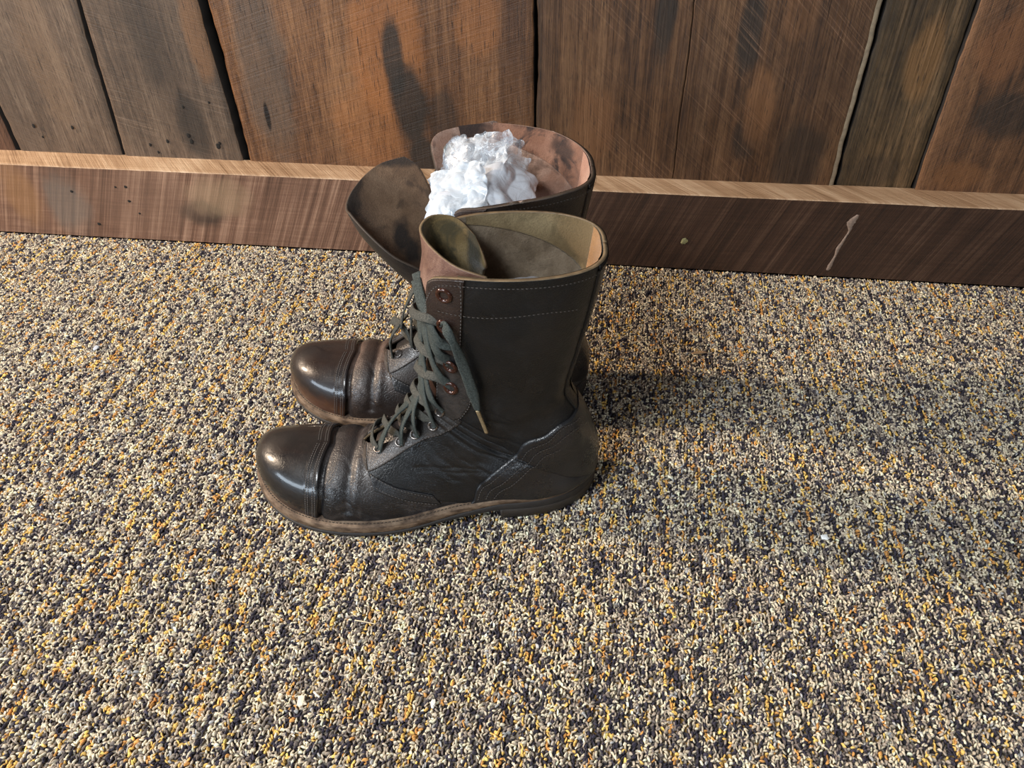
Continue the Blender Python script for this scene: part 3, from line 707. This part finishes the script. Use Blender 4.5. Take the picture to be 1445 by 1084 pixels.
M1 = dict(rubber=rubber, welt=welt, heel=heelm, hole=hole, steel=steel, brass=brass, backring=backring, thread=thread, weltthread=weltthread,
    vamp=leather('creased_vamp_leather', BK, (.058, .047, .044), .60, .30, 22, grey=(.085, .074, .070), extra=[((.20, .04, .055), (.025, .03, .03), (.060, .050, .045), .7)]),
    cap=leather('polished_toe_leather', (.008, .0075, .0080), (.028, .016, .012), .35, .30, 16, pits=.25, coat=.6, spec=.28, extra=[((.30, .04, .014), (.045, .05, .013), (.050, .026, .016), .65)]),
    shaft=leather('dark_shaft_leather', (.0058, .0060, .0064), (.016, .0135, .0115), .6, .33, 16, grey=(.020, .021, .023), pits=.8, spec=.34),
    counter=leather('heel_leather', (.009, .009, .010), (.026, .024, .024), .5, .29, 18, pits=.6),
    facing=leather('facing_leather', (.013, .011, .010), (.075, .060, .052), .6, .36, 40, extra=[((.185, .035, .068), (.03, .03, .03), (.085, .070, .062), .6)]),
    topfacing=leather('brown_facing_leather', (.017, .0095, .0075), (.045, .024, .017), .5, .36, 30),
    lining=suede('grey_brown_suede', (.125, .093, .060), (.055, .040, .026), (.22, .175, .125), .35, 1.),
    band=suede('olive_suede_band', (.125, .088, .043), (.050, .038, .018), (.20, .15, .080), .4, 2.),
    strip=suede('orange_tan_strip', (.27, .145, .06), (.13, .08, .035), (.38, .21, .10), .4, 3.), edge=edge_near,
    tongue=leather('worn_red_brown_leather', (.085, .038, .027), (.20, .115, .08), .9, .5, 45, extra=[((.165, 0, .075), (.06, .06, .075), (.022, .018, .017), .95)]), tongue_in=suede('olive_tongue_suede', (.125, .085, .034), (.032, .033, .022), (.20, .145, .065), .75, 4., .52, [((.104, -.012, .24), (.007, .03, .03), (.016, .020, .017), .9)]), lace=None)
t = NT('grey_green_lace'); wv = t.noise(900, t.co(), 3, .7)
lace_mat = t.out(col=t.mix(t.mr(wv, .35, .65), (.018, .023, .021), (.060, .070, .064)), rough=.8, spec=.25, nrm=t.bump(wv, .0005, .8))
t = NT('dusty_lace'); wv = t.noise(900, t.co(), 3, .7)
lace_dusty = t.out(col=t.mix(t.mr(wv, .35, .65), (.030, .031, .027), (.085, .082, .070)), rough=.85, spec=.2, nrm=t.bump(wv, .0005, .8))
aglet_mat = plain('brass_aglet', (.34, .26, .15), .4, .5, var=.5, vscale=300)
M2 = dict(M1)
M2.update(vamp=leather('dusty_brown_vamp_leather', (.030, .021, .018), (.15, .098, .075), .85, .33, 20, grey=(.13, .10, .088), extra=[((.222, .01, .06), (.010, .05, .03), (.010, .008, .008), .75), ((.195, .055, .03), (.03, .012, .03), (.015, .012, .011), .6)]),
    cap=leather('polished_brown_toe_leather', (.011, .008, .008), (.040, .020, .013), .4, .30, 18, pits=.25, coat=.6, spec=.28, extra=[((.31, .02, .018), (.05, .07, .018), (.085, .036, .018), .85), ((.26, .05, .015), (.05, .03, .018), (.075, .030, .016), .8)]),
    shaft=leather('dark_red_brown_shaft_leather', (.012, .008, .006), (.035, .017, .010), .6, .42, 16),
    lining=suede('rosy_brown_lining', (.24, .135, .095), (.045, .030, .026), (.38, .27, .215), .55, 5.), band=suede('rosy_brown_band', (.19, .095, .062), (.028, .022, .022), (.27, .15, .105), .95, 6.5, .50, [((.125, -.080, .254), (.034, .04, .016), (.018, .015, .015), .95), ((.062, -.085, .262), (.022, .03, .008), (.018, .015, .015), .95), ((.03, -.055, .244), (.013, .03, .012), (.02, .016, .016), .9)]), strip=suede('pink_tan_strip', (.36, .19, .13), (.2, .1, .06), (.46, .28, .2), .3, 7.), edge=edge_far,
    tongue=leather('black_tongue_leather', (.010, .009, .009), (.035, .022, .018), .5, .4, 30), tongue_in=suede('brown_tongue_suede', (.115, .070, .043), (.014, .013, .014), (.18, .115, .072), .5, 8., .56, [((.185, -.022, .170), (.009, .016, .02), (.012, .012, .013), .95), ((.173, -.014, .156), (.010, .016, .014), (.012, .012, .013), .95), ((.197, -.068, .226), (.030, .010, .010), (.014, .013, .013), .9), ((.226, -.03, .212), (.007, .06, .03), (.020, .016, .014), .8)]))

def rim_tab(u, v, z): return (u, v, z)
Z0 = ((0, 90), (0, 0))
near_rim = {1: [Z0, Z0, Z0], -1: [Z0, ((0, 30, 62, 90), (0, .001, .008, .010)), Z0]}
far_rim = {1: [((0, 40, 60, 90), (0, -.003, -.012, -.012)), ((0, 20, 45, 60, 90), (.0, .004, .006, .004, .004)), ((0, 25, 45, 60, 90), (0, -.001, -.006, -.014, -.02))],
           -1: [((0, 30, 50, 62, 90), (0, -.001, .004, .024, .03)), ((0, 10, 30, 50, 62, 90), (0, -.006, -.019, -.036, -.026, -.02)), ((0, 10, 30, 50, 62, 90), (-.001, .000, .005, .004, .004, .003))]}
ANG = math.radians(186)
S1 = Surf(KEYS, near_rim, groove(NEAR_LINES)); S2 = Surf(KEYS, far_rim, groove(VAMP_LINES))
boot1 = build_boot('boot', 'nearest black leather boot, its tongue curled inside and a loose lace end hanging', (.0105, .507, 0), ANG, S1, M1, False)
boot2 = build_boot('boot', 'brownish black boot nearest the baseboard, tongue flopped out and stuffed with plastic', (-.004, .639, 0), ANG, S2, M2, True)

def tongue(S, root, C, rows, base_cols, srows, off=-.0042):
    R_ = [[S.raw(np.array(float(s)), np.array(float(p)), sd)+S.normal(np.array(float(s)), np.array(float(p)), sd)*off for sd, p in base_cols] for s in srows]
    G = rows_mesh(R_+rows, 110, 60)
    for i in range(G.shape[0]):
        for j in range(G.shape[1]):
            p = G[i, j]; k = np.clip((i/110-.35)*3, 0, 1); G[i, j] = p+k*.0011*np.array(mnoise.noise_vector((p[0]*28, p[1]*28, p[2]*28)))
    F = grid_faces(G.shape[0], G.shape[1], flip=False)
    o = link('tongue', mesh_of('tongue', G.reshape(-1, 3), F), [C['tongue'], C['tongue_in'], C['edge']], root)
    md = o.modifiers.new('thickness', 'SOLIDIFY'); md.thickness = .0021; md.offset = 0; md.material_offset = 1; md.material_offset_rim = 2
    return o
BC = [(1, 54), (1, 68), (1, 80), (1, 90), (-1, 80), (-1, 68), (-1, 54)]
r16 = [S1.raw(np.array(16.), np.array(float(p)), 1)+S1.normal(np.array(16.), np.array(float(p)), 1)*-.0042 for p in (54, 68, 80, 90)]+[np.array(x) for x in ((.137, -.019, .212), (.120, -.022, .213), (.098, -.010, .212))]
tongue(S1, boot1, M1, [r16, [(.094, .0475, .234), (.116, .0415, .236), (.135, .022, .238), (.1425, -.006, .238), (.136, -.025, .237), (.116, -.021, .236), (.095, .004, .232)],
    [(.092, .0490, .249), (.114, .0410, .254), (.136, .014, .256), (.1435, -.010, .256), (.136, -.028, .2565), (.118, -.028, .2545), (.1035, -.014, .247)]], BC, (6.3, 7.4, 8.8, 10.5, 12.5, 14.2))
tongue(S2, boot2, M2, [[(u-.0027*k, v+.0123*k, z) for u, v, z in r] for r, k in zip([
    [(.140, .034, .128), (.155, .026, .128), (.163, .010, .127), (.166, -.006, .127), (.163, -.02, .128), (.154, -.032, .130), (.140, -.040, .134)],
    [(.155, .036, .166), (.170, .028, .160), (.184, .014, .155), (.189, -.004, .153), (.184, -.022, .156), (.172, -.036, .164), (.150, -.048, .176)],
    [(.184, .034, .187), (.194, .024, .181), (.203, .009, .176), (.206, -.010, .174), (.202, -.032, .178), (.188, -.050, .190), (.160, -.062, .206)],
    [(.208, .020, .203), (.215, .010, .198), (.220, -.003, .195), (.222, -.022, .195), (.216, -.044, .201), (.200, -.062, .212), (.170, -.074, .222)],
    [(.224, .004, .213), (.229, -.007, .211), (.231, -.023, .211), (.229, -.042, .214), (.221, -.061, .219), (.206, -.075, .224), (.185, -.082, .228)]], (.3, .7, 1, 1, 1))],
    BC, (6.3, 7.4, 8.8, 10.2), -.0042)

LACES = {
'a':[(0.1901, 0.035, 0.0689), (0.1856, 0.034, 0.0822), (0.1788, 0.03, 0.0948), (0.1698, 0.02, 0.1018), (0.1587, 0.012, 0.1091), (0.1502, 0.004, 0.1142)] ,
'b':[(0.1705, 0.034, 0.0773), (0.1683, 0.034, 0.0929), (0.1633, 0.028, 0.1034), (0.1559, 0.018, 0.1127), (0.1488, 0.008, 0.1252)] ,
'c':[(0.1564, 0.034, 0.0865), (0.1581, 0.034, 0.101), (0.1569, 0.026, 0.1119), (0.1516, 0.016, 0.1242), (0.1474, 0.006, 0.1386)] ,
'd':[(0.1414, 0.033, 0.097), (0.1448, 0.034, 0.1128), (0.1483, 0.028, 0.1267), (0.1496, 0.018, 0.1444), (0.1458, 0.008, 0.1619)] ,
'e':[(0.1346, 0.032, 0.1126), (0.1405, 0.034, 0.1235), (0.1439, 0.03, 0.1358), (0.1461, 0.022, 0.1548), (0.1475, 0.016, 0.1782), (0.1471, 0.008, 0.1993), (0.1476, 0.0, 0.2167)] ,
'f':[(0.1222, 0.036, 0.1402), (0.1313, 0.038, 0.1519), (0.1379, 0.036, 0.1692), (0.1413, 0.03, 0.1883), (0.1429, 0.022, 0.2055), (0.1464, 0.012, 0.2148)] ,
'g':[(0.122, 0.038, 0.1674), (0.1303, 0.042, 0.1772), (0.1349, 0.04, 0.189), (0.1372, 0.036, 0.2055), (0.1393, 0.028, 0.2158), (0.1441, 0.018, 0.2218), (0.1468, 0.008, 0.2279)] ,
'h':[(0.1188, 0.044, 0.1868), (0.1279, 0.046, 0.1909), (0.1332, 0.044, 0.1997), (0.1384, 0.038, 0.2132), (0.1429, 0.028, 0.222), (0.1465, 0.016, 0.2267)]}
Vl = []; Fl = []
for k, P in LACES.items():
    ribbon(Vl, Fl, spline_pts([P[0]]+P, 40), .0084, .0017, twist=[(0, 25), (.5, -15), (1, 30)])
lace1 = link('lace', mesh_of('lace', Vl, Fl), lace_mat, boot1)
Vl = []; Fl = []
END = [(.1234, .044, .2065), (0.1234, 0.050, 0.2101), (0.1207, 0.0545, 0.2055), (0.1161, 0.0560, 0.1943), (0.1107, 0.0530, 0.1708), (0.1061, 0.0490, 0.1452), (0.1032, 0.0465, 0.1249)]
ribbon(Vl, Fl, spline_pts(END, 60), .0092, .0020, hint=(.1, 1, .15), taper=[(0, .5), (.15, .7), (.3, 1), (.45, .6), (.6, .9), (.85, 1.05), (1, .5)], twist=[(0, 40), (.3, 20), (.48, -35), (.7, 0), (1, 10)])
lace_end = link('lace_end', mesh_of('lace_end', Vl, Fl), lace_mat, boot1)
Vl = []; Fl = []
ribbon(Vl, Fl, spline_pts([(0.1033, 0.0465, 0.1252), (0.1000, 0.0450, .1115), (0.0968, 0.0440, 0.0983)], 12), .0030, .0024, hint=(.1, 1, .15))
link('aglet', mesh_of('aglet', Vl, Fl), aglet_mat, lace_end)
# the lace crossing at the bottom of the opening and across to the far eyelets
def at3(S, s, p, sd, off): return tuple(S.at(np.array(float(s)), np.array(float(p)), sd, off))
Vl = []; Fl = []
for (s0, p0), (s1, p1) in (((6.65, 70), (7.65, 64)), ((7.65, 62), (8.4, 62)), ((8.4, 60), (9.45, 62)), ((9.45, 61), (10.55, 66)), ((10.55, 66), (13.3, 66)), ((13.3, 65), (14.55, 64)), ((14.55, 63), (16.05, 64))):
    P = [at3(S1, s0, p0, -1, .002), at3(S1, s0+.2*(s1-s0), 78, -1, .006), at3(S1, (s0+s1)/2, 90, -1, .0055), at3(S1, s0+.8*(s1-s0), 78, 1, .0055), at3(S1, s1+.05, p1+5, 1, .0045), at3(S1, s1, p1, 1, .0005)]
    ribbon(Vl, Fl, spline_pts(P, 30), .0074, .0015)
ribbon(Vl, Fl, spline_pts([at3(S1, 6.6, 70, 1, .003), at3(S1, 6.45, 80, 1, .006), at3(S1, 6.4, 90, 1, .006), at3(S1, 6.45, 80, -1, .006), at3(S1, 6.6, 70, -1, .003)], 30), .0074, .0015)
link('lace_crossings', mesh_of('lace_crossings', Vl, Fl), lace_dusty, boot1)
LACES2 = {'a':[(0.1968, 0.034, 0.0684), (0.1961, 0.034, 0.0874), (0.1892, 0.03, 0.0996), (0.1809, 0.02, 0.1066)],
'b':[(0.1761, 0.034, 0.0815), (0.1749, 0.036, 0.099), (0.1736, 0.03, 0.1136), (0.1685, 0.02, 0.1309), (0.1675, 0.01, 0.1401)],
'c':[(0.1761, 0.034, 0.0815), (0.1803, 0.03, 0.0929), (0.1881, 0.02, 0.0957), (0.1977, 0.005, 0.0901), (0.204, -0.01, 0.0768)],
'd':[(0.1849, 0.03, 0.1013), (0.1806, 0.03, 0.1177), (0.1752, 0.022, 0.1282), (0.1689, 0.012, 0.1375)]}
Vl = []; Fl = []
for k, P in LACES2.items(): ribbon(Vl, Fl, spline_pts([P[0]]+P, 36), .0086, .0018, twist=[(0, 20), (.5, -20), (1, 20)])
for (s0, p0), (s1, p1) in (((6.65, 70), (7.65, 64)), ((7.65, 62), (8.4, 62)), ((8.4, 60), (9.45, 62)), ((9.45, 61), (10.55, 66))):
    P = [at3(S2, s0, p0, -1, .002), at3(S2, s0+.2*(s1-s0), 78, -1, .006), at3(S2, (s0+s1)/2, 90, -1, .0055), at3(S2, s0+.8*(s1-s0), 78, 1, .0055), at3(S2, s1+.05, p1+5, 1, .0045), at3(S2, s1, p1, 1, .0005)]
    ribbon(Vl, Fl, spline_pts(P, 30), .0066, .0014)
link('lace', mesh_of('lace', Vl, Fl), lace_dusty, boot2)

# ------------------------------------------------------------------ plastic bags stuffed into the boots
def film(name, alpha, col, rough=.22, sss=0.):
    t = NT(name); w = t.noise(60, t.co(), 4, .6, 1.2); w2 = t.noise(260, t.co(), 4, .6, .8)
    lw = t.n('ShaderNodeLayerWeight', {'Blend': .35}).outputs['Facing']
    al = t.math('ADD', t.mr(t.math('ABSOLUTE', t.math('SUBTRACT', w, .5)), 0, .07, alpha+.28, alpha), t.math('MULTIPLY', lw, .5))
    m = t.out(col=col, rough=rough, spec=.8, alpha=t.math('MINIMUM', al, 1.), nrm=t.bump(t.math('ADD', t.math('ABSOLUTE', t.math('SUBTRACT', w, .5)), t.math('MULTIPLY', w2, .15)), .0016, .8), sss=sss)
    m.node_tree.nodes['Principled BSDF'].inputs['Subsurface Radius'].default_value = (.02, .02, .02)
    return m
clear = film('clear_plastic_film', .20, (.60, .66, .72), .12)
milky = film('milky_plastic_film', .93, (.55, .58, .63), .18, .25)
def ridged(p, sc, seed):
    a = 0; amp = 1; s = sc
    for k in range(3):
        a += amp*(1-abs(mnoise.noise((p[0]*s+seed, p[1]*s, p[2]*s+k*7)))*2); amp *= .42; s *= 1.9
    return a-.9
def crumple(name, ctrl, mat, parent, amp, sc, seed, n=90, fray=.0):
    G = rows_mesh(ctrl, n, n); gu = np.gradient(G, axis=0); gv = np.gradient(G, axis=1); N = np.cross(gu, gv); N /= np.linalg.norm(N, axis=-1)[..., None]+1e-12
    for i in range(n):
        for j in range(n):
            p = G[i, j].copy(); d = ridged(p, sc, seed)*amp
            G[i, j] = p+N[i, j]*d+np.array(mnoise.noise_vector((p[0]*sc*1.6, p[1]*sc*1.6, p[2]*sc*1.6+seed)))*amp*.7
            e = min(i, j, n-1-i, n-1-j)
            if e < 6 and fray: G[i, j] += np.array(mnoise.noise_vector((p[0]*130, p[1]*130, p[2]*130+seed)))*fray*(1-e/6)
    return link(name, mesh_of(name, G.reshape(-1, 3), grid_faces(n, n)), mat, parent)
bag = thing('plastic_bag', 'crumpled white and clear plastic bag stuffed into the boot nearest the baseboard', 'bag', (-.10, .62, .20))
def W(rows, q=.80): return [[(x+.10-.010*max(0, (x+.10)/.05), y-.62, min(z, .20+(z-.20)*q)-.20) for x, y, z in r] for r in rows]
# the milky bulk in the opening
crumple('milky_film', W([
    [(-.140, .590, .185), (-.120, .580, .180), (-.095, .575, .180), (-.070, .580, .180), (-.045, .600, .180)],
    [(-.150, .585, .215), (-.125, .572, .222), (-.095, .568, .226), (-.068, .575, .226), (-.045, .600, .215)],
    [(-.146, .592, .240), (-.122, .590, .248), (-.096, .590, .252), (-.070, .598, .245), (-.048, .618, .232)],
    [(-.138, .620, .248), (-.116, .618, .262), (-.095, .618, .268), (-.072, .625, .258), (-.052, .640, .236)],
    [(-.130, .650, .240), (-.112, .648, .260), (-.092, .650, .272), (-.074, .655, .262), (-.058, .662, .232)],
    [(-.125, .672, .215), (-.110, .674, .225), (-.092, .676, .232), (-.075, .676, .226), (-.062, .672, .210)]], .62), milky, bag, .0058, 24, 1.3)
# clear film standing up against the far side of the shaft
crumple('clear_film', W([
    [(-.150, .650, .215), (-.130, .645, .222), (-.108, .642, .226), (-.085, .645, .224), (-.066, .650, .215)],
    [(-.152, .668, .235), (-.130, .660, .243), (-.108, .656, .248), (-.084, .660, .246), (-.064, .664, .236)],
    [(-.151, .678, .250), (-.130, .672, .258), (-.107, .670, .262), (-.083, .672, .262), (-.066, .676, .252)],
    [(-.149, .690, .264), (-.131, .684, .266), (-.108, .680, .264), (-.086, .678, .272), (-.072, .682, .266)]]), clear, bag, .0055, 30, 4.1, fray=.006)
crumple('clear_film', W([
    [(-.150, .640, .210), (-.130, .630, .230), (-.105, .628, .246), (-.085, .632, .252)],
    [(-.150, .655, .232), (-.130, .650, .248), (-.105, .648, .258), (-.082, .650, .262)],
    [(-.145, .668, .252), (-.126, .664, .262), (-.103, .662, .268), (-.080, .662, .272)],
    [(-.138, .678, .270), (-.122, .676, .268), (-.100, .672, .274), (-.082, .668, .284)]]), clear, bag, .006, 30, 9.1, fray=.005)
# the flap spilling over the front opening
crumple('clear_film', W([
    [(-.132, .560, .215), (-.120, .558, .220), (-.105, .562, .225), (-.090, .570, .230)],
    [(-.141, .575, .222), (-.128, .574, .230), (-.112, .576, .238), (-.094, .582, .244)],
    [(-.149, .592, .232), (-.134, .592, .242), (-.116, .594, .250), (-.098, .598, .256)],
    [(-.152, .612, .246), (-.138, .610, .252), (-.120, .610, .260), (-.102, .612, .266)],
    [(-.152, .630, .250), (-.140, .628, .256), (-.124, .628, .262), (-.106, .630, .268)]]), film('hazy_plastic_film', .62, (.56, .62, .68), .14), bag, .0040, 34, 6.6, fray=.003)
bag2 = thing('plastic_bag', 'grey plastic bag just showing inside the nearest boot', 'bag', (-.054, .496, .1555))
crumple('milky_film', [[(x, y, z) for x, y, z in r] for r in [
    [(-.035, -.030, .030), (-.015, -.034, .040), (.005, -.034, .040), (.025, -.030, .030)],
    [(-.038, -.015, .052), (-.015, -.020, .066), (.006, -.020, .066), (.028, -.014, .050)],
    [(-.038, .008, .050), (-.015, .004, .062), (.006, .004, .062), (.028, .008, .048)],
    [(-.032, .025, .020), (-.015, .026, .030), (.004, .026, .030), (.024, .025, .020)]]], film('grey_plastic_film', .9, (.27, .28, .31), .35), bag2, .003, 30, 2.2, 50)

# ------------------------------------------------------------------ litter on the carpet
def chip(label, x, y, r, col, sx=1., sy=1., rz=0., seed=0, h=.0012, cat='debris', name='chip'):
    o = link(name, disc_mesh(name, r, h, 9, .35, seed), plain('chip_'+str(seed), col, .6), None, False)
    o.location = (x, y, .0004); o.scale = (sx, sy, 1); o.rotation_euler = (.12, -.1, rz); tag(o, label, cat)
    return o
chip('cream chip on the carpet below the boots, left of centre', -.191, .261, .0036, (.78, .66, .48), 1, 1.2, .4, 1)
chip('small whitish chip on the carpet near the bottom, right of the cream chip', -.096, .271, .0022, (.72, .68, .60), .8, 1.5, .1, 2)
chip('tiny white crumb on the carpet to the right of the boot heel', .211, .458, .0032, (.85, .85, .83), 1.1, .9, .4, 3, cat='debris', name='crumb')
chip('thin brown splinter lying on the carpet behind the boot heels', .119, .713, .0034, (.34, .22, .12), 3.2, .55, .12, 4, name='splinter')
chip('pale blue-grey fleck on the carpet left of the toe caps', -.569, .646, .0040, (.42, .46, .52), .8, 1.1, .2, 5, name='fleck')
chip('green-tan paint blob stuck on the baseboard right of the boots', 0, 0, .0052, (.30, .27, .12), 1, .8, 0, 6, name='paint_blob')
pb = [o for o in bpy.data.objects if o.name.startswith('paint_blob')][0]; pb.location = (.107, YB-.0006, .040); pb.rotation_euler = (math.radians(90), 0, .3)
# pale resin drip down the baseboard
Vd = []; Fd = []; rnd = random.Random(3); pts_ = [(.309, .088, .0016), (.3045, .080, .0045), (.303, .074, .0040), (.3045, .066, .0016), (.302, .057, .0014), (.2995, .048, .0020), (.297, .040, .0024), (.2965, .031, .0015), (.2945, .022, .0018), (.293, .014, .0028), (.292, .009, .0018)]
sp = spline_pts(pts_, 60)
for i, (x, z, w) in enumerate(sp):
    w *= 1+.3*mnoise.noise((i*.4, 1, 1)); Vd += [(x-w, YB-.0003, z), (x-w*.5, YB-.0010, z), (x+w*.5, YB-.0010, z), (x+w, YB-.0003, z)]
o = link('drip_mark', mesh_of('drip_mark', Vd, grid_faces(60, 4)), plain('pale_drip', (.30, .215, .165), .55, var=.6, vscale=250), bb)

# loose fibres
def fibre(label, P, w, col, k):
    V_, F_ = [], []; ribbon(V_, F_, spline_pts(P, 24), w, w*.8, hint=(0, 0, 1))
    return tag(link('fibre', mesh_of('fibre', V_, F_), plain('fibre_%d' % k, col, .7)), label, 'fibre')
fibre('short pale straight fibre on the carpet above the cream chip', [(-.171, .330, .0012), (-.163, .329, .0022), (-.154, .3285, .0014)], .0008, (.70, .58, .38), 1)
fibre('pale sliver beside the cream chip on the carpet', [(-.184, .2685, .0010), (-.1815, .2665, .0020), (-.1785, .2650, .0012)], .0014, (.75, .70, .60), 2)
fibre('tiny whitish sliver on the carpet under the baseboard, far right', [(.402, .812, .0012), (.407, .812, .0022), (.412, .811, .0012)], .0014, (.75, .70, .62), 3)
